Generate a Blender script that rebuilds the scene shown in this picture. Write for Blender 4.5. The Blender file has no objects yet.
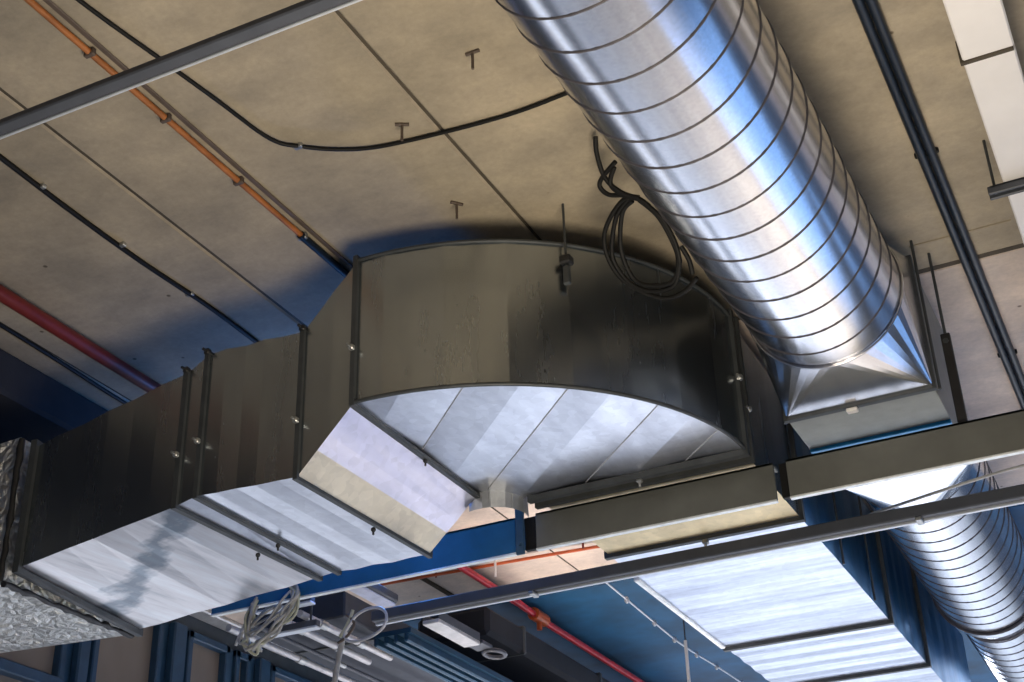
import bpy, bmesh, math, random
from mathutils import Vector, Matrix
random.seed(7)
ZO = 1.5                      # eye height; every coordinate below is measured from the eye
D = bpy.data
COL = bpy.context.scene.collection
PI = math.pi

# ------------------------------------------------------------------ materials
def new_mat(name):
    m = D.materials.new(name); m.use_nodes = True
    nt = m.node_tree
    return m, nt, nt.nodes['Principled BSDF']

def nd(nt, typ, **kw):
    n = nt.nodes.new(typ)
    for k, v in kw.items():
        if k in n.inputs: n.inputs[k].default_value = v
        else: setattr(n, k, v)
    return n

def coords(nt, scale=(1, 1, 1), rot=(0, 0, 0)):
    tc = nd(nt, 'ShaderNodeTexCoord'); mp = nd(nt, 'ShaderNodeMapping')
    mp.inputs['Scale'].default_value = scale; mp.inputs['Rotation'].default_value = rot
    nt.links.new(tc.outputs['Object'], mp.inputs['Vector'])
    return mp.outputs['Vector']

def ramp(nt, fac, stops):
    r = nd(nt, 'ShaderNodeValToRGB')
    el = r.color_ramp.elements
    while len(el) < len(stops): el.new(.5)
    for e, (p, c) in zip(el, stops):
        e.position = p; e.color = (*c, 1) if len(c) == 3 else c
    nt.links.new(fac, r.inputs['Fac'])
    return r.outputs['Color']

def noise(nt, vec, scale, detail=5, rough=.6):
    n = nd(nt, 'ShaderNodeTexNoise', Scale=scale, Detail=detail, Roughness=rough)
    nt.links.new(vec, n.inputs['Vector'])
    return n.outputs['Fac']

def bump(nt, b, height, strength, dist=.01):
    n = nd(nt, 'ShaderNodeBump', Strength=strength, Distance=dist)
    nt.links.new(height, n.inputs['Height']); nt.links.new(n.outputs['Normal'], b.inputs['Normal'])

def mixc(nt, fac, a, b, mode='MIX'):
    n = nd(nt, 'ShaderNodeMix', data_type='RGBA', blend_type=mode)
    if isinstance(fac, float): n.inputs[0].default_value = fac
    else: nt.links.new(fac, n.inputs[0])
    for s, i in ((a, 6), (b, 7)):
        if isinstance(s, tuple): n.inputs[i].default_value = (*s, 1)
        else: nt.links.new(s, n.inputs[i])
    return n.outputs[2]

def plain(name, col, rough=.5, metal=0., spec=.5, var=.25, nscale=9):
    m, nt, b = new_mat(name)
    v = coords(nt)
    f = noise(nt, v, nscale, 4)
    d = tuple(c * (1 - var) for c in col); l = tuple(min(1, c * (1 + var * .6)) for c in col)
    nt.links.new(ramp(nt, f, [(.3, d), (.7, l)]), b.inputs['Base Color'])
    b.inputs['Roughness'].default_value = rough; b.inputs['Metallic'].default_value = metal
    b.inputs['Specular IOR Level'].default_value = spec
    return m

def concrete(name, a, b_, c_):
    m, nt, b = new_mat(name)
    v = coords(nt); v2 = coords(nt, (.9, 1.3, 1))
    big = noise(nt, v, .9, 6, .65); streak = noise(nt, v2, 1.7, 6, .7); fine = noise(nt, v, 38, 4, .7)
    base = ramp(nt, big, [(.32, a), (.55, b_), (.72, c_)])
    s = ramp(nt, streak, [(.32, (.70, .71, .73)), (.64, (1.08, 1.06, 1.02))])
    c1 = mixc(nt, 1., base, s, 'MULTIPLY')
    f = ramp(nt, fine, [(.3, (.92, .92, .92)), (.7, (1.05, 1.05, 1.05))])
    c2 = mixc(nt, 1., c1, f, 'MULTIPLY')
    vo = nd(nt, 'ShaderNodeTexVoronoi', Scale=4.5); nt.links.new(v, vo.inputs['Vector'])
    pit = ramp(nt, vo.outputs['Distance'], [(.035, (.35, .33, .3)), (.06, (1, 1, 1))])
    c3 = mixc(nt, 1., c2, pit, 'MULTIPLY')
    nt.links.new(c3, b.inputs['Base Color'])
    b.inputs['Roughness'].default_value = .86; b.inputs['Specular IOR Level'].default_value = .25
    bump(nt, b, fine, .25, .004)
    return m

def galvanised(name, col=(.70, .72, .75), rough=.36, stretch=(1, 1, 1), rot=(0, 0, 0), spangle=26, smear=.3, bumpy=.03, spk=.9):
    m, nt, b = new_mat(name)
    v = coords(nt); vs = coords(nt, stretch, rot)
    vo = nd(nt, 'ShaderNodeTexVoronoi', Scale=spangle); nt.links.new(v, vo.inputs['Vector'])
    sp = ramp(nt, vo.outputs['Color'], [(0., (spk, spk, spk)), (1., (1.96 - spk, 1.96 - spk, 1.96 - spk))])
    st = noise(nt, vs, 3.2, 5, .62)
    lo = 1 - smear
    s2 = ramp(nt, st, [(.3, (lo, lo, lo * 1.02)), (.62, (1.05, 1.05, 1.05))])
    c = mixc(nt, 1., mixc(nt, 1., tuple(col), sp, 'MULTIPLY'), s2, 'MULTIPLY')
    nt.links.new(c, b.inputs['Base Color'])
    r = nd(nt, 'ShaderNodeMapRange'); r.inputs['To Min'].default_value = rough + .08; r.inputs['To Max'].default_value = rough - .06
    nt.links.new(st, r.inputs['Value']); nt.links.new(r.outputs['Result'], b.inputs['Roughness'])
    b.inputs['Metallic'].default_value = 1.
    if bumpy: bump(nt, b, st, bumpy, .01)
    return m

M = {}
M['concrete'] = concrete('concrete ceiling', (.33, .29, .225), (.43, .375, .29), (.53, .465, .36))
M['concrete_far'] = concrete('pale concrete', (.62, .53, .47), (.72, .62, .55), (.80, .71, .64))
M['floor'] = concrete('floor concrete', (.5, .52, .54), (.58, .6, .62), (.66, .67, .68))
M['dark_concrete'] = plain('dark concrete', (.02, .02, .023), .85)
M['groove'] = plain('seam shadow gap', (.075, .062, .045), .95)
M['navy'] = plain('navy shade colour', (.005, .075, .18), .6, var=.55, nscale=1.6)  # blue shade on the far ceiling, put into its colour
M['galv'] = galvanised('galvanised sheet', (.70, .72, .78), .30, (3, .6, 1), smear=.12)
M['galv_side_shaded'] = galvanised('shaded galvanised side sheet', (.43, .47, .50), .25, (2, 2, .35), smear=.12, bumpy=0, spk=.99)  # side copy with the dark reflections of upright faces put into its colour
M['galv_lilac'] = galvanised('lilac grey zinc sheet', (.48, .51, .67), .3, (3, .6, 1), smear=.1)
M['galv_cross'] = galvanised('galvanised sheet with cross streaks', (.60, .64, .74), .30, (.5, 5, 1), smear=.32)
def reflection_mat():
    m, nt, b = new_mat('galvanised sheet with dark reflection')
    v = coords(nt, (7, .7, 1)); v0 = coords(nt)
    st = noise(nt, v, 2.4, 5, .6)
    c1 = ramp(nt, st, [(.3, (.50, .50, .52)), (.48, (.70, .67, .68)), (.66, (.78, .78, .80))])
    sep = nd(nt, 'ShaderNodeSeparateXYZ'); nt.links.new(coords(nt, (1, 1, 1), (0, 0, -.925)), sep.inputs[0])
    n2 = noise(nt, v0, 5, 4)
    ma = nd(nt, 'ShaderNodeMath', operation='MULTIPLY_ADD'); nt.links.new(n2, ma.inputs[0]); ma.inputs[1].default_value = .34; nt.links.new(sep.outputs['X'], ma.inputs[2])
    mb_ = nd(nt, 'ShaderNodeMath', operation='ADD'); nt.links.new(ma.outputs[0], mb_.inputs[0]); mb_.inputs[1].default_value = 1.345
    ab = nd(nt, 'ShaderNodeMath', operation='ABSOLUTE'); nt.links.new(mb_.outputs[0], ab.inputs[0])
    reflection_band = ramp(nt, ab.outputs[0], [(.02, (.36, .42, .48)), (.085, (1, 1, 1))])  # dark bluish band paints a reflection into the streaked sheet
    nt.links.new(mixc(nt, 1., c1, reflection_band, 'MULTIPLY'), b.inputs['Base Color'])
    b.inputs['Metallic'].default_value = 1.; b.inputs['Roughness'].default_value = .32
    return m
M['galv_reflection'] = reflection_mat()
M['beam_blue'] = plain('blue beam colour', (.012, .10, .235), .45, .1, var=.15)  # plain blue for the left length of the beam
M['blue_reflect_side'] = galvanised('side sheet with blue reflection', (.05, .22, .42), .3, (2, 2, .35), smear=.2)  # blue reflection on the exit duct sides, put into the sheet colour
M['backing_dark'] = plain('dark backing colour', (.03, .037, .055), .55)
M['shade_black'] = plain('black shade colour', (.008, .011, .02), .8)
M['conduit_zinc'] = plain('zinc conduit', (.52, .52, .54), .4, .4)
def spiral_mat():
    m, nt, b = new_mat('spiral duct sheet')
    v = coords(nt); vs = coords(nt, (6, .5, 6))
    sp = ramp(nt, noise(nt, v, 70, 3), [(.3, (.92, .92, .92)), (.7, (1.05, 1.05, 1.05))])
    st = ramp(nt, noise(nt, vs, 2.5, 4), [(.3, (.86, .86, .88)), (.65, (1.04, 1.04, 1.04))])
    nt.links.new(mixc(nt, 1., mixc(nt, 1., (.74, .75, .79), sp, 'MULTIPLY'), st, 'MULTIPLY'), b.inputs['Base Color'])
    b.inputs['Metallic'].default_value = 1.; b.inputs['Roughness'].default_value = .2
    return m
M['spiral'] = spiral_mat()
M['ridge'] = plain('lock seam', (.07, .065, .075), .55, .2)
M['flange'] = plain('dull steel flange', (.07, .078, .085), .5, .4)
M['flange_light'] = plain('pale zinc flange', (.82, .86, .88), .4, .4)
M['clip'] = plain('zinc clip', (.45, .46, .46), .4, .8)
M['dark_clip'] = plain('blackened clip', (.03, .03, .032), .5, .4)
M['warm_reflection'] = galvanised('zinc sheet in warm reflection', (.74, .61, .38), .5, (2, 1, 1), smear=.15)  # warm light mirrored by the exit collar, put into its colour
M['warm_reflection_pale'] = galvanised('pale zinc sheet in warm reflection', (.62, .575, .47), .5, (2, 1, 1), smear=.15)  # warm reflection of the lower offset facet, put into its colour
M['olive'] = plain('olive grey sheet', (.22, .228, .205), .45, .3, var=.15)
M['beam'] = plain('grey beam paint', (.125, .13, .12), .45, .15, var=.18, nscale=5)
M['strut'] = plain('grey strut', (.065, .072, .09), .5, .1, var=.15)
M['strut_lip'] = plain('bright strut lip', (.62, .66, .72), .4, .5, var=.1)
M['black'] = plain('black rubber', (.006, .006, .006), .6, spec=.3)
M['black_blue'] = plain('dark blue-black conduit', (.006, .012, .022), .4)
M['orange'] = plain('orange pipe paint', (.36, .13, .035), .5, var=.45, nscale=6)
M['brown'] = plain('rusty brown pipe', (.10, .075, .06), .6)
M['red'] = plain('dark red pipe paint', (.17, .02, .014), .45, var=.3)
M['red_bright'] = plain('bright red pipe paint', (.55, .03, .05), .35)
M['red_fit'] = plain('orange red fitting', (.5, .10, .03), .4)
M['white'] = plain('white coated sheet', (.80, .78, .77), .5, var=.06, nscale=3)
M['white_side'] = plain('white coated side', (.62, .60, .58), .55, var=.08)
M['pipe_light'] = plain('pale conduit', (.55, .55, .56), .4, .35)
M['cable_grey'] = plain('grey cable', (.36, .36, .35), .5, var=.4)
M['cable_green'] = plain('yellowish cable', (.42, .43, .33), .5, var=.4)
M['blue_frame'] = plain('blue window frame', (.022, .065, .13), .45, var=.2)
M['blue_tray'] = plain('dark blue ribbed panel', (.012, .05, .10), .4, .3)
M['teal_trim'] = plain('blue sealing strip', (.03, .34, .68), .35, .2)
M['throat'] = plain('pale throat sheet', (.42, .44, .46), .45, .7)
M['wall'] = plain('dark wall paint', (.045, .06, .08), .7)
M['lens'] = plain('lilac tinted cover', (.55, .58, .75), .35)

def foil_mat():
    m, nt, b = new_mat('wrinkled foil')
    v = coords(nt)
    n1 = noise(nt, v, 11, 6, .7)
    vo = nd(nt, 'ShaderNodeTexVoronoi', Scale=17, feature='DISTANCE_TO_EDGE'); nt.links.new(v, vo.inputs['Vector'])
    add = nd(nt, 'ShaderNodeMath', operation='ADD'); nt.links.new(n1, add.inputs[0]); nt.links.new(vo.outputs['Distance'], add.inputs[1])
    b.inputs['Base Color'].default_value = (.72, .72, .70, 1); b.inputs['Metallic'].default_value = .9
    b.inputs['Roughness'].default_value = .3
    bump(nt, b, add.outputs[0], 1., .05)
    return m
M['foil'] = foil_mat()

def pane_mat():
    m, nt, b = new_mat('dusty window glass')
    v = coords(nt, (1, 1, .4))
    f = noise(nt, v, 2.2, 3)
    nt.links.new(ramp(nt, f, [(.3, (.19, .165, .15)), (.7, (.26, .225, .20))]), b.inputs['Base Color'])
    b.inputs['Roughness'].default_value = .28; b.inputs['Transmission Weight'].default_value = .15
    return m
M['pane'] = pane_mat()

# ------------------------------------------------------------------ mesh builder
class MB:
    def __init__(s): s.v = []; s.f = []; s.mi = []; s.sm = []
    def add(s, vs, fs, mi=0, smooth=False):
        o = len(s.v); s.v += [Vector(p) for p in vs]
        for f in fs: s.f.append([i + o for i in f]); s.mi.append(mi); s.sm.append(smooth)
        return s
    def hexa(s, c, mi=0):            # c: 4 bottom corners then 4 top corners, same winding
        return s.add(c, [(3, 2, 1, 0), (4, 5, 6, 7), (0, 1, 5, 4), (1, 2, 6, 5), (2, 3, 7, 6), (3, 0, 4, 7)], mi)
    def box(s, lo, hi, mi=0):
        x0, y0, z0 = lo; x1, y1, z1 = hi
        return s.hexa([(x0, y0, z0), (x1, y0, z0), (x1, y1, z0), (x0, y1, z0), (x0, y0, z1), (x1, y0, z1), (x1, y1, z1), (x0, y1, z1)], mi)
    def bevbox(s, lo, hi, b=.004, mi=0):
        bm = bmesh.new(); bmesh.ops.create_cube(bm, size=1)
        for v in bm.verts: v.co = Vector([(l + h) / 2 + c * (h - l) for l, h, c in zip(lo, hi, v.co)])
        bmesh.ops.bevel(bm, geom=bm.edges[:], offset=b, segments=1, affect='EDGES')
        bm.verts.index_update()
        s.add([v.co.copy() for v in bm.verts], [[v.index for v in f.verts] for f in bm.faces], mi); bm.free(); return s
    def tube(s, pts, r, n=10, mi=0, caps=True, closed=False):
        pts = [Vector(p) for p in pts]; N = len(pts)
        rr = r if isinstance(r, (list, tuple)) else [r] * N
        t0 = (pts[1] - pts[0]).normalized()
        u = t0.orthogonal().normalized(); rings = []
        for i, p in enumerate(pts):
            a = pts[i - 1] if (i > 0 or closed) else p; b = pts[(i + 1) % N] if (i < N - 1 or closed) else p
            t = (b - a).normalized()
            u = (u - t * u.dot(t)).normalized(); w = t.cross(u)
            rings.append([p + (u * math.cos(2 * PI * k / n) + w * math.sin(2 * PI * k / n)) * rr[i] for k in range(n)])
        vs = [q for R in rings for q in R]; fs = []
        for i in range(N if closed else N - 1):
            j = (i + 1) % N
            for k in range(n): fs.append((i * n + k, i * n + (k + 1) % n, j * n + (k + 1) % n, j * n + k))
        s.add(vs, fs, mi, True)
        if caps and not closed:
            s.add(rings[0], [tuple(range(n - 1, -1, -1))], mi); s.add(rings[-1], [tuple(range(n))], mi)
        return s
    def build(s, name, mat, parent=None, origin=None):
        if origin is None:
            if parent is not None: origin = ORG[parent.name]
            else:
                xs = [v.x for v in s.v]; ys = [v.y for v in s.v]; zs = [v.z for v in s.v]
                origin = Vector(((min(xs) + max(xs)) / 2, (min(ys) + max(ys)) / 2, min(zs)))
        origin = Vector(origin)
        me = D.meshes.new(name)
        me.from_pydata([v - origin for v in s.v], [], s.f)
        bm = bmesh.new(); bm.from_mesh(me); bmesh.ops.recalc_face_normals(bm, faces=bm.faces[:]); bm.to_mesh(me); bm.free()
        for m in (mat if isinstance(mat, (list, tuple)) else [mat]): me.materials.append(M[m])
        for p, i, sm in zip(me.polygons, s.mi, s.sm): p.material_index = i; p.use_smooth = sm
        o = D.objects.new(name, me); COL.objects.link(o)
        ORG[o.name] = origin
        if parent is not None: o.parent = parent
        else: o.location = origin + Vector((0, 0, ZO))
        return o
ORG = {}
def tag(o, label, cat, group=None):
    o['label'] = label; o['category'] = cat
    if group: o['group'] = group
    return o
def thing(name, loc, label, cat, group=None):
    o = D.objects.new(name, None); COL.objects.link(o); o.empty_display_size = .1
    o.location = Vector(loc) + Vector((0, 0, ZO)); ORG[o.name] = Vector(loc)
    return tag(o, label, cat, group)
def struct(o): o['kind'] = 'structure'; return o
def dup(root, loc, label=None, rotz=0.):
    r = root.copy(); COL.objects.link(r); r.location = Vector(loc) + Vector((0, 0, ZO)); r.rotation_euler.z = rotz
    if label: r['label'] = label
    for ch in list(root.children):
        c = ch.copy(); COL.objects.link(c); c.parent = r
        for g in list(ch.children):
            e = g.copy(); COL.objects.link(e); e.parent = c
    return r
def spline(P, k=8, closed=False):
    P = [Vector(p) for p in P]; N = len(P); out = []
    for i in range(N if closed else N - 1):
        if closed: a, b, c, d = P[i - 1], P[i], P[(i + 1) % N], P[(i + 2) % N]
        else: a, b, c, d = P[max(i - 1, 0)], P[i], P[i + 1], P[min(i + 2, N - 1)]
        for j in range(k):
            t = j / k
            out.append(.5 * ((2 * b) + (c - a) * t + (2 * a - 5 * b + 4 * c - d) * t * t + (3 * b - a - 3 * c + d) * t ** 3))
    if not closed: out.append(P[-1])
    return out

H = 3.54                       # ceiling above the eye
# ------------------------------------------------------------------ setting
g = .012
def slabs(xs, y0, y1, mb, gap=.009):
    for a, b in zip(xs[:-1], xs[1:]):
        mb.bevbox((a + gap / 2, y0, H), (b - gap / 2, y1, H + .2), .012)
mb = MB(); slabs([-9.2, -7.5, -6.2, -4.85, -3.57, -2.205, -.88, .44, 1.76, 3.1, 4.4, 5.8, 7.2], -9, 6.065, mb)
struct(mb.build('ceiling', 'concrete'))
mb = MB(); slabs([-9.2, -8., -6.9, -5.9, -4.86, -3.835, -2.8, -1.75, .8, 2.5, 4., 5.5, 7.2], 6.095, 9.28, mb)
struct(mb.build('ceiling_far_bay', 'concrete_far'))
mb = MB().box((-9.2, -9, H + .2), (7.2, 22, H + .3))
for x in (-6.2, -4.85, -3.57, -2.205, -.88, .44): mb.box((x - .02, -9, H + .009), (x + .02, 6.06, H + .19))
for x in (-5.9, -4.86, -3.835, -2.8, -1.75): mb.box((x - .02, 6.1, H + .009), (x + .02, 9.3, H + .19))
mb.box((-9.2, 6.062, H + .003), (7.2, 6.098, H + .19))
struct(mb.build('ceiling_backing', 'groove'))
mb = MB()
for a, b in zip([-9.2, -6, -2.9, .3, 3.6], [-6, -2.9, .3, 3.6, 7.2]): mb.bevbox((a + .004, 9.3, H - .03), (b - .004, 22, H + .2), .01)
struct(mb.build('ceiling_blue_shade', 'navy'))  # ceiling continues here; its blue shade is in the material colour
struct(MB().box((-14, -9, -1.6), (7.2, 40, -1.5)).build('floor', 'floor'))
# raised lip along the joint between the two ceiling bays
mb = MB(); mb.bevbox((-.72, 5.82, H - .006), (-.26, 5.835, H + .01), .002)
struct(mb.build('trim_1', 'concrete'))
# groove cut along the orange pipe
# wall_left : solid pieces around the windows
WX = -6.75
mb = MB()
mb.box((WX - .25, -9, -1.5), (WX, 22, -.6)); mb.box((WX - .25, -9, 3.38), (WX, 22, H))
struct(mb.build('wall_left', 'wall'))
struct(MB().bevbox((WX + .002, 8.2, 3.50), (WX + .16, 9.58, H), .01).build('trim_2', 'pipe_light'))
bays = [(5.45, 7.02, 2.70), (7.27, 7.98, None), (8.27, 8.78, None), (8.86, 9.06, None), (9.34, 10.6, None), (4.0, 5.38, None), (10.75, 12.2, None)]
for i, (y0, y1, tr) in enumerate(bays):
    f = MB(); w = .055
    z0, z1 = -.6, 3.38
    f.bevbox((WX - .08, y0, z0), (WX + .05, y0 + w, z1), .008); f.bevbox((WX - .08, y1 - w, z0), (WX + .05, y1, z1), .008)
    f.bevbox((WX - .08, y0, z1 - .06), (WX + .05, y1, z1), .008); f.bevbox((WX - .08, y0, z0), (WX + .05, y1, z0 + .06), .008)
    if tr: f.bevbox((WX - .08, y0, tr - .08), (WX + .06, y1, tr), .008)
    o = struct(f.build('window_%d' % (i + 1), 'blue_frame'))
    MB().box((WX - .03, y0 + .02, z0 + .02), (WX - .015, y1 - .02, z1 - .02)).build('pane', 'pane', o)
posts = [(5.38, 5.45), (7.02, 7.27), (7.98, 8.27), (8.78, 8.86), (9.06, 9.34), (10.6, 10.75)]
for i, (y0, y1) in enumerate(posts):
    m_ = MB().bevbox((WX - .15, y0, -.6), (WX + .02, y1, 3.38), .01)
    if y1 - y0 > .2: m_.bevbox((WX + .02, y0 + .07, -.6), (WX + .09, y1 - .07, 3.38), .012)
    struct(m_.build('trim_%d' % (i + 3), 'blue_frame'))
# dark downstand beam along the left of the ceiling
struct(MB().bevbox((-6.0, -9, 3.30), (-5.0, 6.06, H - .005), .02).build('trim_9', 'dark_concrete'))

# ------------------------------------------------------------------ rectangular duct with the elbow
CX, CY, RO, RI = -2.86, 5.73, 1.276, .165
ZB, ZT = 2.66, 3.355
YN, YF = CY - RO, CY - RI
duct = thing('rectangular_duct', (CX, CY, ZB), 'large rectangular galvanised duct with a wide curved elbow under the concrete ceiling', 'air duct')

# elbow bottom : quarter ring folded along diagonal creases
CR = [.9, 1.077, 1.287, 1.527, 1.74, 1.948, 2.13, 2.37, 2.546, 2.72, 2.9]
CZ = [0, .004, -.004, .008, -.001, .011, .001, .010, -.004, .006, 0]
def fold(t):                    # height of the folded sheet across its diagonal creases
    for a, b, za, zb_ in zip(CR, CR[1:], CZ, CZ[1:]):
        if a <= t <= b: return za + (zb_ - za) * (t - a) / (b - a)
    return 0
bm = bmesh.new(); NA = 40
outer = [bm.verts.new((CX + RO * math.sin(a), CY - RO * math.cos(a), ZB)) for a in [PI / 2 * i / NA for i in range(NA + 1)]]
inner = [bm.verts.new((CX + RI * math.sin(a), CY - RI * math.cos(a), ZB)) for a in [PI / 2 * i / NA for i in range(NA + 1)]]
bm.faces.new(outer + inner[::-1])
creases = CR[1:-1]
q = math.sqrt(.5)
for s_ in creases:
    bmesh.ops.bisect_plane(bm, geom=bm.verts[:] + bm.edges[:] + bm.faces[:], plane_co=(q * s_, q * s_, 0), plane_no=(q, q, 0))
for v in bm.verts:
    s_ = q * (v.co.x + v.co.y)
    v.co.z += fold(s_)
bmesh.ops.recalc_face_normals(bm, faces=bm.faces[:])
bm.verts.index_update()
mb = MB(); mb.add([v.co.copy() for v in bm.verts], [[v.index for v in f.verts] for f in bm.faces]); bm.free()
mb.build('elbow_bottom', 'galv', duct)
# thin raised standing seam on some creases
mb = MB()
for k in (3, 5, 7, 9):
    c = CR[k]; line = []
    for i in range(241):
        t = 1.5 + i * .025 ; x, y = q * c - q * t - 0, q * c + q * t
        d = math.hypot(x - CX, y - CY)
        if x > CX and y < CY and RI + .01 < d < RO - .01: line.append((x, y, ZB + CZ[k] - .001))
    if len(line) > 1: mb.tube([line[0], line[-1]], .0026, 6)
mb.build('crease_seam', 'conduit_zinc', duct)
# elbow outer wall, folded in upright strips
mb = MB(); NF = 15
A = [PI / 2 * i / NF for i in range(NF + 1)]
def ring(i, z, d=0.):
    r = RO + (.004 if i % 2 else 0) + d
    return (CX + r * math.sin(A[i]), CY - r * math.cos(A[i]), z)
for i in range(NF):
    mb.add([ring(i, ZB), ring(i + 1, ZB), ring(i + 1, ZT), ring(i, ZT)], [(0, 1, 2, 3)])
mb.build('elbow_outer_wall', 'galv_side_shaded', duct)
mb = MB(); mb.add([ring(i, ZT) for i in range(NF + 1)] + [(CX, CY, ZT)], [list(range(NF + 1)) + [NF + 1]])
mb.build('elbow_top', 'galv_side_shaded', duct)
AA = [PI / 2 * i / 30 for i in range(31)]
for z, nm in ((ZB, 'bottom_edge_seam'), (ZT, 'top_edge_seam')):
    MB().tube([(CX + (RO + .006) * math.sin(a), CY - (RO + .006) * math.cos(a), z) for a in AA], .009, 6).build(nm, 'flange', duct)
# throat : small upright half round at the inside of the elbow
mb = MB(); T = [-.35 + (PI / 2 + .7) * i / 10 for i in range(11)]
for i in range(10):
    a, b = T[i], T[i + 1]; P = lambda a, z: (CX + .005 + RI * math.sin(a), CY - RI * math.cos(a) + .0, z)
    mb.add([P(a, ZB - .075), P(b, ZB - .075), P(b, ZT), P(a, ZT)], [(0, 1, 2, 3)])
for i in (3, 6):
    a = T[i]; p = lambda z: (CX + .005 + (RI + .003) * math.sin(a), CY - (RI + .003) * math.cos(a), z)
    mb.tube([p(ZB - .075), p(ZB)], .004, 6)
mb.build('throat', 'throat', duct)

def section(name, near0, near1, far0, far1, mats, folds=5, along='x', amp=.004, parent=duct):
    """a duct length between two end frames; corner tuples (x, y, zb, zt): near0/far0 one end, near1/far1 other"""
    mb = MB()
    lerp = lambda p, q_, t: tuple(a + (b - a) * t for a, b in zip(p, q_))
    for i in range(folds):
        t0, t1 = i / folds, (i + 1) / folds
        o0, o1 = (amp if i % 2 else 0), (amp if (i + 1) % 2 else 0)
        if i + 1 == folds: o1 = 0
        n0, n1 = lerp(near0, near1, t0), lerp(near0, near1, t1); f0, f1 = lerp(far0, far1, t0), lerp(far0, far1, t1)
        N0 = Vector((f0[0] - n0[0], f0[1] - n0[1], 0)).normalized(); 
        def P(c, k, o, side): return (c[0] - N0.x * o * side, c[1] - N0.y * o * side, c[2 + k] + (-o if k == 0 else o))
        a = [P(n0, 0, o0, 1), P(n1, 0, o1, 1), P(f1, 0, o1, -1), P(f0, 0, o0, -1)]
        b = [P(n0, 1, o0, 1), P(n1, 1, o1, 1), P(f1, 1, o1, -1), P(f0, 1, o0, -1)]
        mb.add(a + b, [(3, 2, 1, 0)], 0); mb.add(a + b, [(4, 5, 6, 7), (0, 1, 5, 4), (2, 3, 7, 6)], 1)
    return mb.build(name, mats, parent)

def frame(name, n, f, ax, t=.022, w=.02, mat='flange', parent=duct):
    """flange ring around a duct end; n/f = (x,y,zb,zt); ax = 'x' or 'y' duct direction"""
    mb = MB()
    n = list(n); f = list(f)
    dv = Vector((f[0] - n[0], f[1] - n[1], 0)).normalized(); nv = Vector((dv.y, -dv.x, 0))
    def bar(p, q_, out1, out2):
        p, q_ = Vector(p), Vector(q_)
        c = []
        for P in (p, q_):
            for a in (-t / 2, t / 2):
                for b in (0, 1): c.append(P + nv * a + (out1 if P is p else out2) * b * w)
        mb.add(c, [(0, 1, 3, 2), (4, 6, 7, 5), (0, 4, 5, 1), (2, 3, 7, 6), (0, 2, 6, 4), (1, 5, 7, 3)])
    up = Vector((0, 0, 1))
    a, b, c, d = (n[0], n[1], n[2]), (f[0], f[1], f[2]), (f[0], f[1], f[3]), (n[0], n[1], n[3])
    oa, ob, oc, od = -dv - up, dv - up, dv + up, -dv + up
    bar(a, b, oa, ob); bar(b, c, ob, oc); bar(c, d, oc, od); bar(d, a, od, oa)
    return mb.build(name, mat, parent)

def corner_clip(p, s=.03, parent=duct, mat='clip', n=Vector((0, -1, 0))):
    mb = MB(); p = Vector(p)
    mb.bevbox(p - Vector((s, s, s)) * .8, p + Vector((s, s, s)) * .8, .006)
    mb.tube([p + n * s * .8, p + n * s * 1.9], s * .38, 8)
    return mb.build('flange_clip', mat, parent)

# offset section rising to the elbow
X3, X2, X2b, X1, X1b = -3.125, -3.635, -3.66, -3.745, -4.62
zb3, zt3 = 2.385, 3.075
S3n = (X3, YN, zb3, zt3); S3f = (X3, YF, 2.41, 3.10); En = (CX, YN, ZB, ZT); Ef = (CX, YF, ZB, ZT)
mid = lambda a, b, t: tuple(p + (q_ - p) * t for p, q_ in zip(a, b))
MN, MF = mid(S3n, En, .36), mid(S3f, Ef, .36)
section('offset_lower', S3n, MN, S3f, MF, ['warm_reflection_pale', 'galv_side_shaded'], 1, amp=0)
section('offset_section', MN, En, MF, Ef, ['galv_lilac', 'galv_side_shaded'], 3, amp=.002)
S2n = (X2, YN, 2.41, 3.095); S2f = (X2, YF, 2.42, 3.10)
section('straight_section', S2n, S3n, S2f, S3f, ['galv', 'galv_side_shaded'], 5, amp=.005)
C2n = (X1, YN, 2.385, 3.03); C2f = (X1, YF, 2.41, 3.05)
section('collar', C2n, S2n, C2f, S2f, ['galv', 'galv_side_shaded'], 1, amp=0)
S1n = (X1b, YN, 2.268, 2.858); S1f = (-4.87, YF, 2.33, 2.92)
section('end_section', S1n, C2n, S1f, C2f, ['galv_reflection', 'galv_side_shaded'], 6, amp=.004)
frame('flange', En, Ef, 'x'); frame('flange', S3n, S3f, 'x', .022, .016); frame('flange', S2n, S2f, 'x', .022, .016); frame('flange', C2n, C2f, 'x', .026, .016)
frame('flange', (S1n[0] + .02, *S1n[1:]), (S1f[0] + .02, *S1f[1:]), 'x', .03, .03, 'flange')
for x, zb, zt in ((CX, ZB, ZT), (X3, zb3, zt3), (X2, 2.41, 3.095), (X1, 2.385, 3.03)):
    corner_clip((x, YN - .03, zb + (zt - zb) * .36), .016); corner_clip((x, (YN + YF) / 2 + .05, zb - .024), .013, mat='dark_clip', n=Vector((0, 0, -1)))
for x, zt in ((X3, zt3), (X2, 3.095), (X1, 3.03)):
    corner_clip((x, YN - .012, zt + .01), .018, mat='dark_clip')

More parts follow.
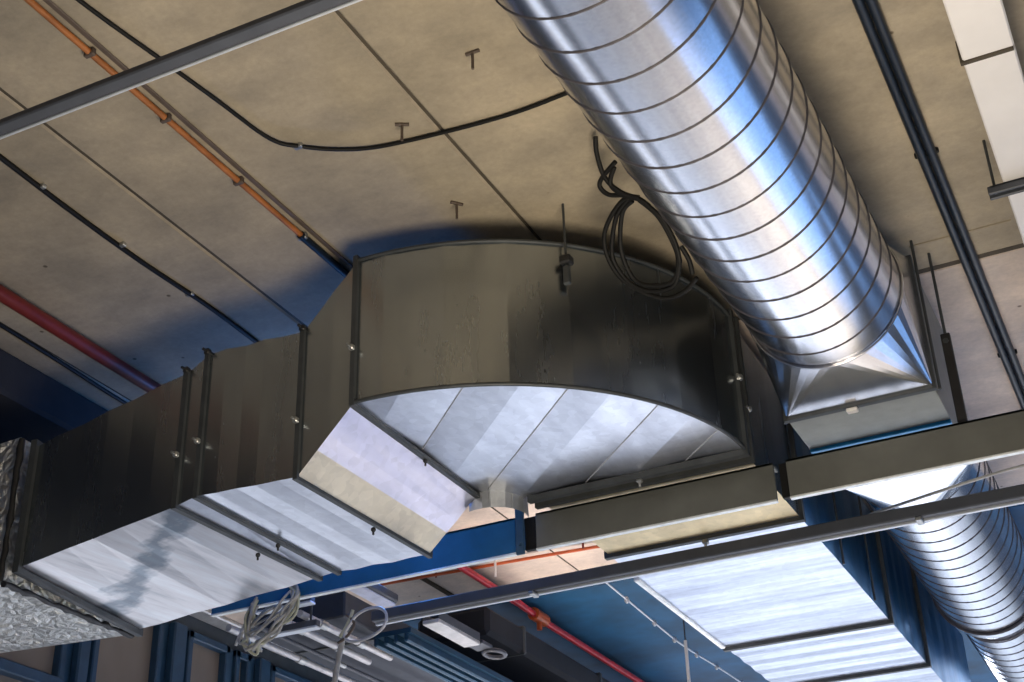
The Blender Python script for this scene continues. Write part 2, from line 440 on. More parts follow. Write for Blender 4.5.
# straight run leaving the elbow
XA, XB = CX + RI + .06, CX + RO - .01
def yframe(y, zb=ZB, zt=ZT, dx=0.): return (XB - dx, y, zb, zt), (XA + dx, y, zb, zt)
segs = [(CY, 6.62, 'reflecting_collar'), (6.66, 8.55, 'straight_section'), (8.58, 9.62, 'straight_section'), (9.65, 11.5, 'straight_section')]
for y0, y1, nm in segs:
    a, b = yframe(y0); c, d = yframe(y1)
    section('exit_collar' if nm == 'reflecting_collar' else nm, a, c, b, d, ['warm_reflection' if y1 < 6.65 else 'galv_cross', 'galv_side_shaded' if y1 < 6.65 else 'blue_reflect_side'], 2 if y1 - y0 < .95 else 9, amp=.005 if y1 - y0 > .95 else 0)
frame('flange', *yframe(CY - .01), 'y', .035, .03); frame('flange', *yframe(CY + .07), 'y', .03, .03)
for y in (6.64, 8.565, 9.635): frame('flange', *yframe(y), 'y', .035, .022)
MB().bevbox((XA - .03, 7.05, ZB - .018), (XA + .004, 8.52, ZB + .03), .006).build('edge_angle', 'flange_light', duct)
corner_clip((-2.1, CY + .0, ZB - .03), .018, mat='clip', n=Vector((0, 0, -1)))
corner_clip((-2.1, 6.64, ZB - .03), .02, mat='clip', n=Vector((0, 0, -1)))
for y in (7.4, 8.1): MB().tube([(XB + .02, y, ZB - .01), (XB + .02, y, H)], .007, 8).build('side_hanger_rod', 'flange', duct)
corner_clip((XB + .03, CY - .02, 3.02), .018); corner_clip((XB + .03, CY + .08, 2.9), .016)

# ------------------------------------------------------------------ foil wrapped duct continuing left
foil = thing('insulated_duct', (-5.2, 5, 2.25), 'silver foil wrapped duct joined to the low left end of the sheet metal duct', 'insulated duct')
bm = bmesh.new()
def grid_face(mb, a, b, c, d, nu, nv, amp, nrm):
    vs = []
    for j in range(nv + 1):
        for i in range(nu + 1):
            u, v = i / nu, j / nv
            p = Vector(a) * (1 - u) * (1 - v) + Vector(b) * u * (1 - v) + Vector(c) * u * v + Vector(d) * (1 - u) * v
            e = 0 if i in (0, nu) or j in (0, nv) else random.uniform(-1, 1)
            vs.append(p + Vector(nrm) * amp * e)
    mb.add(vs, [(j * (nu + 1) + i, j * (nu + 1) + i + 1, (j + 1) * (nu + 1) + i + 1, (j + 1) * (nu + 1) + i) for j in range(nv) for i in range(nu)], 0, False)
bm.free()
a0, a1 = (-4.68, YN - .03, 2.20), (-4.93, YF + .01, 2.315); b0, b1 = (-6.6, YN - .03, 2.13), (-6.6, YF + .01, 2.40)
up = Vector((0, 0, .72))
V = Vector
mb = MB()
grid_face(mb, b0, a0, a1, b1, 34, 20, .011, (0, 0, -1))
grid_face(mb, b0, a0, V(a0) + up, V(b0) + up, 34, 12, .012, (0, -1, 0))
grid_face(mb, b1, a1, V(a1) + up, V(b1) + up, 20, 6, .01, (0, 1, 0))
grid_face(mb, V(b0) + up, V(a0) + up, V(a1) + up, V(b1) + up, 20, 10, .01, (0, 0, 1))
grid_face(mb, a0, a1, V(a1) + up, V(a0) + up, 12, 8, .008, (1, 0, 0))
mb.build('foil_wrap', 'foil', foil)
for y in (YN + .1, YF - .1): MB().tube([(-6.3, y, 2.9), (-6.3, y, H + .02)], .01, 8).build('hanger_rod', 'flange', foil)
# ragged mastic seam where foil meets the sheet duct
pts = [V(a0).lerp(V(a1), t) + V((.03 + random.uniform(-.006, .006), 0, -.005 + random.uniform(-.008, .004))) for t in [i / 26 for i in range(27)]]
MB().tube(pts, [random.uniform(.008, .02) for _ in pts], 6).build('mastic_seam', 'dark_clip', foil)
pts = [V(a0) + V((.02, -.012, .70 * i / 14)) + V((random.uniform(-.006, .006), 0, 0)) for i in range(15)]
MB().tube(pts, [random.uniform(.01, .022) for _ in pts], 6).build('mastic_seam', 'dark_clip', foil)

# ------------------------------------------------------------------ spiral duct line
SX, SZ, SR = -1.05, 3.10, .335
spd = thing('spiral_duct', (SX, 5.9, SZ), 'long round galvanised spiral duct passing through a square box section', 'air duct')
def ax(y):                      # the two round lengths sit a few millimetres out of line with the box
    return SX + (.016 * (y - 5.3) if y < 5.3 else 0) - (.03 + .014 * (y - 7.1) if y > 7.05 else 0)
def circ(y, r=SR, n=48, off=0): return [(ax(y) + r * math.cos(2 * PI * k / n + off), y, SZ + r * math.sin(2 * PI * k / n + off)) for k in range(n)]
def pipe(y0, y1, r=SR, n=64, rings=None, mb=None):
    mb = mb or MB(); rings = rings or 2
    ys = [y0 + (y1 - y0) * i / (rings - 1) for i in range(rings)]
    vs = [p for y in ys for p in circ(y, r, n)]
    mb.add(vs, [(i * n + k, i * n + (k + 1) % n, (i + 1) * n + (k + 1) % n, (i + 1) * n + k) for i in range(rings - 1) for k in range(n)], 0, True)
    return mb
PITCH = .166
def helix(y0, y1, r, ph=0.):
    n = 40; N = int((y1 - y0) / PITCH * n)
    return [(ax(y0 + (y1 - y0) * i / N) + r * math.cos(-2 * PI * i / n + ph), y0 + (y1 - y0) * i / N, SZ + r * math.sin(-2 * PI * i / n + ph)) for i in range(N + 1)]
for y0, y1 in ((-2.5, 5.32), (7.1, 9.52)):
    t_ = pipe(y0, y1, rings=12).build('spiral_tube', 'spiral', spd)
    MB().tube(helix(y0, y1, SR), .0048, 6).build('lock_seam', 'ridge', t_)
pipe(9.5, 9.62, SR + .008, rings=3).build('coupling', 'spiral', spd)
MB().tube(circ(9.5, SR + .01, 48), .012, 6, closed=True).build('coupling_bead', 'ridge', spd)
mb = MB(); A_, B_ = circ(9.62, SR, 64), circ(9.86, .29, 64)
mb.add(A_ + B_, [(k, (k + 1) % 64, 64 + (k + 1) % 64, 64 + k) for k in range(64)], 0, True); mb.build('reducer', 'spiral', spd)
MB().tube(circ(9.86, .292, 48), .012, 6, closed=True).build('coupling_bead', 'ridge', spd)
t_ = pipe(9.86, 12.5, .285, rings=6).build('spiral_tube', 'spiral', spd)
MB().tube(helix(9.9, 12.5, .285), .0048, 6).build('lock_seam', 'ridge', t_)
# square to round transitions : flat triangles from the box sides, cones at the corners
SH = .328
def transition(yc, ys, name):
    mb = MB(); n = 48
    C = circ(yc, SR + .004, n); Q = [(SX + SH * a, ys, SZ + SH * b) for a, b in ((1, 1), (-1, 1), (-1, -1), (1, -1))]
    m0 = [k for k in range(n)]
    for c in range(4):
        start = (c * n // 4) % n
        for k in range(n // 4):
            i, j = (start + k) % n, (start + k + 1) % n
            mb.add([C[i], C[j], Q[c]], [(0, 1, 2)], 0, True)
        e = ((c + 1) * n // 4) % n
        mb.add([C[e], Q[c], Q[(c + 1) % 4]], [(0, 1, 2)], 0, False)
    return mb.build(name, 'spiral', spd)
transition(5.30, 5.74, 'square_to_round'); transition(7.12, 6.62, 'square_to_round')
MB().tube(circ(5.31, SR + .006), .006, 6, closed=True).build('collar_bead', 'spiral', spd)
mb = MB().box((SX - SH, 5.74, SZ - SH), (SX + SH, 6.13, SZ + SH)); mb.box((SX - SH, 6.13, SZ - SH + .002), (SX + SH, 6.62, SZ + SH))
mb.build('box_section', 'olive', spd)
def sqframe(y, w, t, mat, nm='flange'): return frame(nm, (SX + SH, y, SZ - SH, SZ + SH), (SX - SH, y, SZ - SH, SZ + SH), 'y', t, w, mat, spd)
sqframe(5.745, .012, .03, 'flange'); MB().bevbox((SX - SH, 6.11, SZ - SH - .016), (SX + SH, 6.145, SZ - SH + .004), .004).build('sealing_strip', 'teal_trim', spd); sqframe(6.62, .012, .03, 'flange_light')
MB().bevbox((SX - .06, 5.735, SZ - SH - .03), (SX - .01, 5.77, SZ - SH - .012), .004).build('flange_clip', 'white', spd)
for s_ in (-1, 1): MB().tube([(SX + s_ * (SH + .02), 5.78, SZ - SH), (SX + s_ * (SH + .02), 5.78, H)], .007, 8).build('hanger_rod', 'flange', spd)

# ------------------------------------------------------------------ beam crossing under both ducts
BY, BZ0, BZ1 = 5.86, 2.452, 2.635
beam = thing('steel_channel_beam', (-2.3, BY, BZ0), 'long steel channel, blue at its left and grey beyond, crossing below both ducts', 'beam')
for x0, x1 in ((-4.62, -2.79), (-2.70, -1.50), (-1.44, 1.6)):
    mb = MB()
    mb.bevbox((x0, BY, BZ0), (x1, BY + .02, BZ1), .003); mb.bevbox((x0, BY, BZ1 - .015), (x1, BY + .09, BZ1), .003)
    ch = mb.build('channel_length', 'beam_blue' if x0 < -4 else 'beam', beam)
    if x0 < -4: ch['label'] = 'blue channel length'
    MB().bevbox((x0, BY - .005, BZ0 - .008), (x1, BY + .025, BZ0 + .002), .002).build('bottom_lip', 'flange_light', ch)
for x0, x1 in ((-2.79, -2.70), (-1.50, -1.44)):
    sp = MB().bevbox((x0 + .02, BY + .02, BZ0 + .01), (x1 - .005, BY + .05, BZ1 - .005), .003)
    sp.build('splice_plate', 'black', beam)
mb = MB().bevbox((-2.80, BY - .022, BZ0 - .02), (-2.755, BY - .004, BZ1 + .035), .004); mb.tube([(-2.777, BY - .022, BZ0 + .03), (-2.777, BY - .034, BZ0 + .03)], .01, 6)
mb.build('splice_bracket', 'blue_frame', beam)

hr = thing('threaded_hanger', (-.65, 5.95, BZ1), 'threaded rod and slotted bracket hanging by the box section above the channel', 'hanger')
MB().tube([(-.652, 5.93, 3.05), (-.652, 5.93, H)], .007, 8).build('rod', 'flange', hr)
MB().bevbox((-.672, 5.905, BZ1 + .001), (-.630, 5.935, 3.10), .004).build('bracket', 'dark_clip', hr)
MB().tube([(-.652, 5.90, 3.06), (-.652, 5.96, 3.06)], .014, 6).build('nut', 'flange', hr)

# ------------------------------------------------------------------ lower strut rail in front of the far runs
rail = thing('strut_rail', (-2, 6.41, 2.45), 'slim grey strut rail running under the far ducts below the channel', 'rail')
RY = 6.40
MB().bevbox((-3.96, RY, 2.455), (1.8, RY + .05, 2.515), .006).build('rail_body', 'strut', rail)
MB().bevbox((-3.96, RY + .05, 2.446), (1.8, RY + .072, 2.462), .003).build('rail_lip', 'strut_lip', rail)
for x in (-3.0, -1.0): MB().bevbox((x, RY - .015, 2.432), (x + .03, RY + .06, 2.45), .003).build('rail_clip', 'clip', rail)

fore = thing('strut_channel', (-2.3, 2.6, 2.87), 'grey strut channel crossing the top left nearest to the camera', 'rail')
MB().bevbox((-4.5, 2.556, 2.862), (-1.55, 2.604, 2.890), .005).build('channel_body', 'strut', fore)
MB().bevbox((-4.5, 2.602, 2.858), (-1.55, 2.614, 2.880), .003).build('channel_lip', 'strut_lip', fore)
for x in (-4.4, -1.6): MB().tube([(x, 2.58, 2.88), (x, 2.58, H)], .008, 8).build('channel_hanger', 'flange', fore)

# ------------------------------------------------------------------ pipes on the ceiling
op = thing('orange_pipe', (-3.1, 3, 3.49), 'orange painted thin pipe clipped along a ceiling joint at upper left', 'pipe')
MB().tube([(-3.105, -2, 3.52), (-3.105, 4.36, 3.52)], .013, 12).build('pipe_run', 'orange', op)
MB().tube([(-3.105, 4.36, 3.518), (-3.105, 6.0, 3.518)], .018, 12).build('pipe_end', 'black_blue', op)
for y in (1.2, 2.1, 2.98, 3.42, 3.9, 4.38):
    MB().bevbox((-3.13, y - .01, 3.505), (-3.084, y + .012, 3.538), .004).build('pipe_clip', 'brown' if y < 4.3 else 'clip', op)
tag(MB().bevbox((-3.076, -2, 3.53), (-3.052, 5.4, 3.5395), .004).build('cable_cover', 'brown'), 'flat brown cable cover strip beside the orange pipe', 'cable cover')
rp = thing('red_pipe', (-4.53, 3, 3.41), 'dark red pipe running along the ceiling at the left edge', 'pipe')
MB().tube([(-4.535, -2, 3.46), (-4.535, 6.2, 3.46)], .036, 14).build('pipe_run', 'red', rp)
for y in (3.0, 5.6): MB().bevbox((-4.58, y, 3.45), (-4.49, y + .03, 3.538), .006).build('pipe_clip', 'flange', rp)

def cable(name, pts, r, mat, label, clips=(), cat='cable', group=None, k=8, closed=False):
    P = spline(pts, k, closed)
    if clips:
        o = thing(name, P[len(P) // 2], label, cat, group)
        MB().tube(P, r, 8, closed=closed).build('cable_run', mat, o)
        for c in clips: MB().bevbox(V(c) - V((.02, .012, .008)), V(c) + V((.02, .012, .014)), .004).build('cable_clip', 'clip', o)
        return o
    return tag(MB().tube(P, r, 8, closed=closed).build(name, mat), label, cat, group)
ZC = H - .012
cable('ceiling_cable', [(-3.02, 2.0, ZC), (-2.96, 2.74, ZC), (-2.91, 3.12, ZC), (-2.87, 3.42, ZC), (-2.83, 3.73, ZC), (-2.745, 3.835, ZC), (-2.63, 3.92, ZC), (-2.47, 3.985, ZC), (-2.17, 4.03, ZC), (-1.91, 4.05, ZC), (-1.68, 4.04, ZC), (-1.3, 4.0, ZC)], .0085, 'black',
      'thin black cable bending across the bare concrete ceiling toward the spiral duct', clips=((-2.76, 3.83, ZC),))
w = [random.uniform(-.012, .012) for _ in range(14)]
cable('wall_cable', [(-3.86 + w[i], -.6 + i * .48, ZC) for i in range(14)], .012, 'black', 'dark cable clipped along the ceiling between the red and orange pipes', clips=[(-3.86, y, ZC) for y in (3.28, 3.55, 4.06, 4.55)])
cable('side_cable', [(-4.84, -1, ZC), (-4.83, 2, ZC), (-4.84, 4.3, ZC), (-4.87, 5.3, ZC), (-4.87, 6, ZC)], .011, 'black', 'thin dark cable on the ceiling to the left of the red pipe')
tc = thing('conduit_pair', (-.49, 3, 3.5), 'pair of black conduits running side by side past the spiral duct', 'conduit')
for dx in (-.021, .021): MB().tube([(-.49 + dx, -2, 3.5195), (-.49 + dx, 5.9, 3.5195), (-.49 + dx, 9.25, 3.5195)], .02, 10).build('conduit', 'black_blue', tc)
for y in (3.0, 5.1, 7.1): MB().bevbox((-.54, y, 3.515), (-.44, y + .02, 3.5385), .004).build('conduit_saddle', 'black', tc)

# hooks left in the concrete
def hook(label, first=None, loc=None, rz=0):
    if first: return dup(first, loc, label, rz)
    o = thing('ceiling_hook', loc, label, 'hook', 'iron hooks in the bare ceiling')
    MB().tube([V(loc) + V((0, 0, .02)), V(loc) + V((0, 0, -.085))], .006, 8).build('shank', 'brown', o)
    MB().tube([V(loc) + V((-.028, 0, -.006)), V(loc) + V((.028, 0, -.006))], .0075, 8).build('cross_bar', 'brown', o)
    return o
h1 = hook('rusty hook in the ceiling nearest to the top edge between seam and spiral duct', None, (-1.87, 3.66, H))
hook('rusty hook just above the thin black cable beside the ceiling seam', h1, (-2.32, 3.91, H), .5)
hook('rusty hook close above the curved top edge of the elbow', h1, (-2.39, 4.50, H), .9)
er = thing('elbow_hanger', (-1.99, 4.68, 3.2), 'thin threaded rod and clamp holding the curved face of the elbow', 'hanger')
MB().tube([(-1.99, 4.735, 3.20), (-1.99, 4.735, H)], .006, 8).build('rod', 'flange', er)
MB().bevbox((-2.015, 4.715, 3.23), (-1.965, 4.765, 3.27), .006).build('clamp', 'dark_clip', er)
MB().bevbox((-2.005, 4.725, 3.13), (-1.975, 4.75, 3.22), .004).build('foot', 'flange', er)

# coil of black cable hanging behind the spiral duct
coil = thing('cable_coil', (-1.66, 4.33, H), 'loose black cable coil hanging between the spiral duct and elbow', 'cable coil')
def cp(x, y_, z): return (x, y_, z)
strands = [
 [(-1.648, 4.299, 3.489), (-1.668, 4.352, 3.446), (-1.669, 4.427, 3.376), (-1.623, 4.472, 3.317), (-1.554, 4.494, 3.273), (-1.521, 4.517, 3.239)] ,
 [(-1.6, 4.377, 3.399), (-1.681, 4.427, 3.38), (-1.704, 4.455, 3.36), (-1.678, 4.48, 3.328), (-1.616, 4.483, 3.305), (-1.552, 4.488, 3.277)] ,
 [(-1.614, 4.394, 3.388), (-1.654, 4.443, 3.355), (-1.634, 4.472, 3.321), (-1.587, 4.491, 3.287)] ,
 [(-1.554, 4.494, 3.273), (-1.616, 4.494, 3.293), (-1.698, 4.546, 3.27), (-1.759, 4.608, 3.228), (-1.776, 4.674, 3.167), (-1.75, 4.74, 3.092), (-1.678, 4.783, 3.027), (-1.585, 4.804, 2.978), (-1.497, 4.783, 2.973), (-1.423, 4.74, 2.994)] ,
 [(-1.599, 4.494, 3.288), (-1.675, 4.546, 3.262), (-1.737, 4.633, 3.196), (-1.755, 4.69, 3.144), (-1.721, 4.752, 3.071), (-1.643, 4.781, 3.018), (-1.533, 4.765, 3.002), (-1.472, 4.69, 3.057)] ,
 [(-1.585, 4.499, 3.278), (-1.643, 4.534, 3.264), (-1.697, 4.624, 3.192), (-1.709, 4.69, 3.13), (-1.69, 4.748, 3.066), (-1.624, 4.765, 3.029), (-1.527, 4.75, 3.015), (-1.477, 4.682, 3.067), (-1.477, 4.616, 3.13), (-1.501, 4.546, 3.205), (-1.556, 4.497, 3.271)] ,
 [(-1.546, 4.501, 3.264), (-1.488, 4.554, 3.193), (-1.466, 4.629, 3.115), (-1.472, 4.69, 3.057)] ,
 [(-1.446, 4.641, 3.097), (-1.432, 4.686, 3.049), (-1.437, 4.727, 3.01)] ,]
for s_ in strands: MB().tube(spline(s_, 9), .0102, 8).build('strand', 'black', coil)

# ------------------------------------------------------------------ white duct upper right
wd = thing('white_trunking', (-.13, 3, 3.2), 'white boxed trunking with a dark joint at the upper right corner', 'trunking')
MB().bevbox((-.225, -2, 3.30), (-.045, 4.295, 3.40), .006).build('trunk_length', 'white', wd)
MB().bevbox((-.225, 4.31, 3.30), (-.045, 9.0, 3.40), .006).build('trunk_length', 'white', wd)
MB().bevbox((-.235, 4.292, 3.295), (-.05, 4.312, 3.40), .002).build('joint_strip', 'groove', wd)
br = thing('trunking_bracket', (-.15, 5.15, 3.25), 'dark slotted bracket carrying the white trunking from two thin rods', 'bracket')
mb = MB(); mb.bevbox((-.29, 5.13, 3.262), (.1, 5.145, 3.298), .003); mb.bevbox((-.29, 5.17, 3.262), (.1, 5.185, 3.298), .003); mb.bevbox((-.28, 5.13, 3.288), (.1, 5.185, 3.299), .002)
mb.build('strut', 'strut', br)
for x in (-.262, .06): MB().tube([(x, 5.157, 3.27), (x, 5.157, H + .02)], .006, 8).build('rod', 'flange', br)

# ------------------------------------------------------------------ far pipes seen under the channel
rl = thing('sprinkler_main', (-4.38, 9, 3.4), 'bright red sprinkler pipe running away below the blue-shaded far ceiling', 'pipe')
MB().tube([(-4.39, 7.7, 3.44), (-4.39, 9.2, 3.44), (-4.385, 9.6, 3.42), (-4.38, 16, 3.42)], .027, 12).build('pipe_run', 'red_bright', rl)
MB().tube([(-4.385, 9.42, 3.43), (-4.385, 9.62, 3.43)], .05, 12).build('coupling', 'red_fit', rl)
MB().tube([(-4.385, 9.52, 3.43), (-4.385, 9.52, 3.33)], .022, 10).build('sprinkler_drop', 'red_fit', rl)
MB().tube([(-4.39, 8.75, 3.44), (-4.39, 8.75, 3.34)], .016, 10).build('sprinkler_drop', 'red', rl)
MB().tube([(-4.39, 8.75, 3.34), (-4.39, 8.75, 3.32)], .032, 10).build('sprinkler_head', 'red', rl)
sb = thing('sprinkler_branch', (-4, 8.45, 3.45), 'thin dull red branch pipe crossing the pale far ceiling', 'pipe')
MB().tube([(-5.3, 8.42, 3.495), (-3.9, 8.50, 3.495), (-2.4, 8.62, 3.495)], .012, 8).build('pipe_run', 'red_fit', sb)
for x in (-4.7, -3.55): MB().tube([(x, 8.47, 3.48), (x, 8.47, H)], .008, 8).build('pipe_hanger', 'red', sb)
cable('joint_cable', [(-4.86, 8.3, ZC), (-4.86, 9.3, ZC)], .014, 'groove', 'dark cable along the pale ceiling left of the red sprinkler pipe')
tag(MB().tube([(-4.2, 8.42, 3.38), (-4.2, 8.42, H)], .009, 8).build('thin_hanger_rod', 'white'), 'thin pale rod hanging from the pale ceiling beside the red pipe', 'rod')

# wire with small insulators under the blue-shaded far ceiling
ls = thing('insulator_wire', (-3.56, 10, 3.4), 'sagging thin wire with small pale beads under the blue-shaded far ceiling', 'wire')
P = spline([(-3.62, 8.9, 3.42), (-3.58, 9.7, 3.35), (-3.55, 10.35, 3.30), (-3.52, 11.2, 3.31), (-3.5, 12.4, 3.33)], 10)
MB().tube(P, .007, 6).build('wire', 'strut_lip', ls)
for i in (6, 12, 18, 24, 29, 34):
    p = P[i]; MB().tube([p + V((0, 0, .02)), p + V((0, 0, -.005)), p + V((0, 0, -.028))], [.01, .022, .008], 8).build('bead', 'strut_lip', ls)
hrd = thing('drop_rod', (-3.5, 10.3, 2.3), 'pale vertical rod hanging from the blue-shaded far ceiling beside the far duct', 'rod')
MB().tube([(-3.5, 10.3, 2.2), (-3.5, 10.3, 3.31)], .014, 8).build('rod', 'white', hrd)
MB().tube([(-3.5, 10.3, 3.30), (-3.5, 10.3, H + .02)], .006, 8).build('rod_tip', 'strut', hrd)

# sagging thin cable between the rail and the channel
cable('sagging_cable', [(-2.3, 6.75, 2.59), (-1.79, 6.72, 2.60), (-1.36, 6.69, 2.605), (-1.17, 6.64, 2.615), (-.6, 6.45, 2.61), (-.1, 6.35, 2.60), (.6, 6.35, 2.6)], .008, 'pipe_light',
      'thin pale cable sagging in front of the lower spiral duct')

# ------------------------------------------------------------------ service runs at the bottom of the picture
def conduit_run(x, y0, y1, z, r, label, mat='conduit_zinc'):
    o = thing('service_conduit', (x, (y0 + y1) / 2, z), label, 'conduit', 'pale conduits below the left duct')
    MB().tube([(x, y0, z), (x, y1, z)], r, 12).build('conduit_run', mat, o)
    for t in (.2, .62): 
        y = y0 + (y1 - y0) * t; MB().tube([(x, y, z), (x, y + .07, z)], r * 1.25, 12).build('conduit_coupling', 'clip', o)
    return o
conduit_run(-4.95, 6.45, 10, 2.60, .022, 'leftmost pale conduit under the tangled cables near the window frames')
conduit_run(-4.615, 6.45, 7.45, 2.60, .024, 'middle short pale conduit ending beside the hanging grey strap')
conduit_run(-4.46, 6.45, 7.45, 2.60, .022, 'pale conduit just left of the round cable loop')
conduit_run(-4.78, 6.45, 11, 2.592, .014, 'dark thin conduit between the two pale conduits at bottom left', 'strut')
st_ = thing('dark_backing', (-4.7, 9, 2.7), 'added wide flat dark box behind the pale conduits at bottom left', 'duct')  # added box, darkens the background behind the conduits
MB().bevbox((-5.08, 6.85, 2.69), (-4.42, 13, 2.85), .01).build('backing_body', 'backing_dark', st_)
for y in (7.3, 8.6): MB().bevbox((-5.10, y, 2.68), (-4.40, y + .03, 2.70), .004).build('backing_band', 'flange', st_)
bd = thing('shade_box', (-4.55, 11, 3.0), 'added black box standing in for the gloom between red sprinkler pipe and metal tray end', 'duct')  # added box, its black colour stands for the dark far ceiling
MB().bevbox((-4.85, 8.45, 3.0), (-4.28, 14, 3.2), .03).build('shade_fill', 'shade_black', bd)
for y in (9., 10.4): MB().bevbox((-4.86, y, 2.995), (-4.27, y + .04, 3.205), .01).build('band', 'flange', bd)
rt = thing('ribbed_tray', (-4.25, 8, 2.6), 'dark blue ribbed tray running away under the round cable loop', 'cable tray')
mb = MB(); mb.box((-4.40, 7.15, 2.63), (-4.14, 12, 2.66))
for i in range(4): mb.bevbox((-4.40 + i * .07, 7.15, 2.58), (-4.37 + i * .07, 12, 2.635), .008)
mb.build('tray_body', 'blue_tray', rt)
ct = thing('cable_tray', (-3.9, 7.2, 2.6), 'pale metal tray end with a round hole, right of the round cable loop', 'cable tray')
MB().bevbox((-3.965, 6.98, 2.595), (-3.855, 7.5, 2.62), .004).build('tray_body', 'pipe_light', ct)
for x in (-3.965, -3.861): MB().bevbox((x, 6.98, 2.62), (x + .006, 7.5, 2.67), .002).build('tray_side', 'strut', ct)
MB().tube(circ_ := [(-3.87 + .06 * math.cos(a), 7.72 + .09 * math.sin(a), 2.60) for a in [2 * PI * i / 20 for i in range(20)]], .014, 8, closed=True).build('end_ring', 'strut', ct)
MB().bevbox((-3.95, 7.5, 2.605), (-3.84, 7.64, 2.63), .004).build('tray_tongue', 'strut', ct)
lp = thing('strip_lamp', (-3.95, 6.4, 2.6), 'short lilac tinted strip lamp end beside the rail tip', 'lamp')
MB().bevbox((-4.02, 6.2, 2.605), (-3.90, 6.60, 2.66), .01).build('housing', 'strut', lp)
MB().bevbox((-4.005, 6.21, 2.59), (-3.91, 6.59, 2.606), .006).build('cover', 'lens', lp)
for i, (x0, x1, y, z, lab) in enumerate(((-4.68, -4.30, 6.32, 2.60, 'short grey trapeze bar behind the tangled cables'), (-4.70, -4.38, 6.50, 2.521, 'low grey trapeze bar carrying the pale conduits beside the rail'), (-4.45, -4.05, 6.15, 2.58, 'grey trapeze bar tight under the blue channel edge'))):
    o = thing('trapeze_bar', ((x0 + x1) / 2, y, z), lab, 'bracket', 'trapeze bars above the conduits')
    mb = MB(); mb.bevbox((x0, y, z + .012), (x1, y + .045, z + .05), .005); mb.build('bar', 'strut', o)
    MB().bevbox((x0, y - .004, z), (x1, y + .05, z + .013), .003).build('bar_lip', 'strut_lip', o)
    for x in (x0 + .05, x1 - .05): MB().tube([(x, y + .02, z + .03), (x, y + .02, H + .02)], .007, 8).build('rod', 'flange', o)

# tangle of loose grey cables
tg = thing('cable_tangle', (-4.3, 6.1, 2.4), 'tangle of loose grey and yellowish cables drooping below the left duct', 'cable coil')
def wob(P, s): return [V(p) * .975 + V((random.uniform(-s, s), random.uniform(-s, s), random.uniform(-s, s))) for p in P]
TY = 6.0; TK = .962
base = [(-4.20, TY, 2.60), (-4.17, TY, 2.52), (-4.22, TY, 2.43), (-4.31, TY, 2.36), (-4.39, TY, 2.30), (-4.42, TY, 2.265), (-4.47, TY, 2.29), (-4.50, TY, 2.35), (-4.47, TY, 2.44), (-4.44, TY, 2.53)]
for i in range(8):
    MB().tube(spline(wob(base, .026), 6), .0075, 6).build('strand', 'cable_grey' if i % 3 else 'cable_green', tg)
b2 = [(-4.20, TY, 2.56), (-4.23, TY, 2.48), (-4.33, TY, 2.40), (-4.42, TY, 2.36), (-4.48, TY, 2.40), (-4.36, TY, 2.47), (-4.27, TY, 2.50)]
for i in range(3): MB().tube(spline(wob(b2, .025), 6), .007, 6).build('strand', 'cable_grey', tg)
MB().tube(spline(wob([(-4.49, TY, 2.40), (-4.53, TY, 2.36), (-4.55, TY, 2.31)], 0), 6), .008, 6).build('strand', 'pipe_light', tg)
lo = thing('cable_loop', (-3.85, 6.2, 2.35), 'round loop of pale cable hanging from the tip of the rail', 'cable coil')
ly = 6.3
L = [(-4.02, ly, 2.43), (-3.98, ly, 2.47), (-3.91, ly, 2.49), (-3.84, ly, 2.48), (-3.80, ly, 2.44), (-3.81, ly, 2.38), (-3.87, ly, 2.34), (-3.96, ly, 2.32), (-4.03, ly, 2.33), (-4.06, ly, 2.37)]
MB().tube(spline(L, 7, True), .0085, 8, closed=True).build('loop', 'pipe_light', lo)
MB().tube(spline([(-4.01, ly, 2.50), (-4.03, ly, 2.45), (-4.06, ly, 2.40), (-4.09, ly, 2.36)], 6), .009, 8).build('tail', 'cable_green', lo)
MB().tube(spline([(-4.05, ly, 2.48), (-4.0, ly, 2.42), (-4.04, ly, 2.36), (-4.10, ly, 2.33)], 6), .008, 8).build('tail', 'brown', lo)
tag(MB().tube(spline([(-4.10, 6.35, 2.40), (-4.11, 6.35, 2.33), (-4.13, 6.35, 2.24), (-4.15, 6.35, 2.10)], 6), .016, 8).build('hanging_strap', 'cable_grey'), 'grey strap hanging straight down from the conduits by the round cable loop', 'strap')

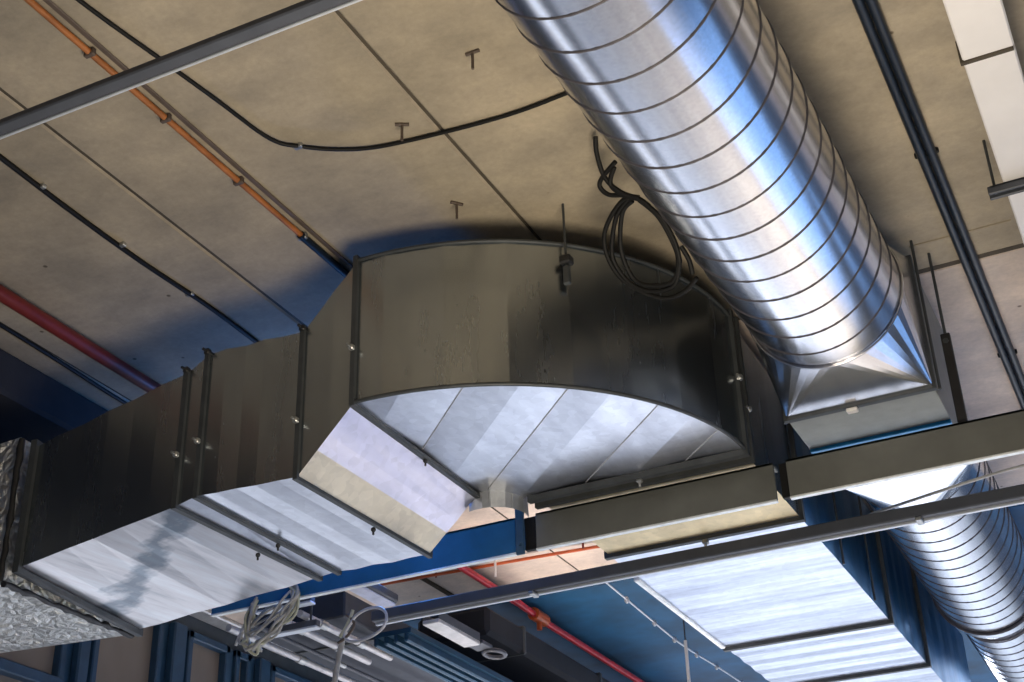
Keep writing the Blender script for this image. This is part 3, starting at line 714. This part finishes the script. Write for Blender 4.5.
# ------------------------------------------------------------------ lights
def area(name, loc, target, size, power, col, sy=None):
    l = D.lights.new(name, 'AREA'); l.energy = power; l.color = col; l.size = size
    if sy: l.shape = 'RECTANGLE'; l.size_y = sy
    o = D.objects.new(name, l); COL.objects.link(o); o.location = V(loc) + V((0, 0, ZO))
    o.rotation_euler = (V(target) - V(loc)).to_track_quat('-Z', 'Y').to_euler()
    return o
key = area('warm_uplight', (-.75, 2.7, .1), (-1.3, 3.2, 3.5), 1.5, 122, (1, .86, .66))
area('window_daylight', (-6.66, 9.5, .6), (-3, 9.5, -.6), 8, 80, (.82, .88, 1), 2.2)
area('floor_fill', (-4.5, 16.5, 3.3), (-4.5, 16.5, -1.5), 7, 1750, (.84, .88, 1), 7)  # added unseen light, brightens the floor that the duct undersides mirror
area('far_floor_fill', (-3, 26, 3.6), (-3, 26, -1.5), 12, 1350, (.74, .84, 1), 9)  # added unseen fill over the farther floor for the lower duct reflections
area('warm_floor_fill', (.4, 12, 3.3), (.4, 12, -1.5), 1.5, 250, (1, .77, .52), 6).data.spread = math.radians(95)  # added unseen warm fill, gives the spiral duct its warm band
far_up = area('far_ceiling_fill', (-3.4, 7.8, -1.2), (-3.8, 8.7, 3.5), 1.2, 27, (1, .84, .74)); far_up.data.spread = math.radians(60)  # added unseen fill, lifts the dim far ceiling
area('blue_ceiling_fill', (-3.9, 6.6, 2.95), (-3.8, 4.9, 3.54), .3, 22, (.03, .27, 1), .1)  # added fill hidden behind the duct, turns the ceiling shade blue
area('blue_side_fill', (2.6, 9.5, .6), (-1.4, 9.5, 3.3), 4, 75, (.25, .5, 1))  # added unseen blue fill for the far duct sides
wld = D.worlds.new('World'); bpy.context.scene.world = wld; wld.use_nodes = True
bg = wld.node_tree.nodes['Background']; bg.inputs['Color'].default_value = (.42, .6, 1, 1); bg.inputs['Strength'].default_value = .14

# ------------------------------------------------------------------ camera
cam = D.cameras.new('Camera'); co = D.objects.new('Camera', cam); COL.objects.link(co)
cam.sensor_fit = 'HORIZONTAL'; cam.sensor_width = 36.; cam.lens = 36. * 1418.98 / 1024
co.location = (0, 0, ZO)
R = Matrix.Rotation(math.radians(25.48943963), 4, 'Z') @ Matrix.Rotation(PI / 2 + math.radians(29.16134158), 4, 'X') @ Matrix.Rotation(math.radians(-1.8488201), 4, 'Z')
co.rotation_euler = R.to_euler()
cam.clip_start = .05
sc = bpy.context.scene; sc.camera = co
sc.view_settings.view_transform = 'Standard'; sc.view_settings.look = 'None'; sc.view_settings.exposure = 0; sc.view_settings.gamma = 1
sc.view_settings.use_curve_mapping = False
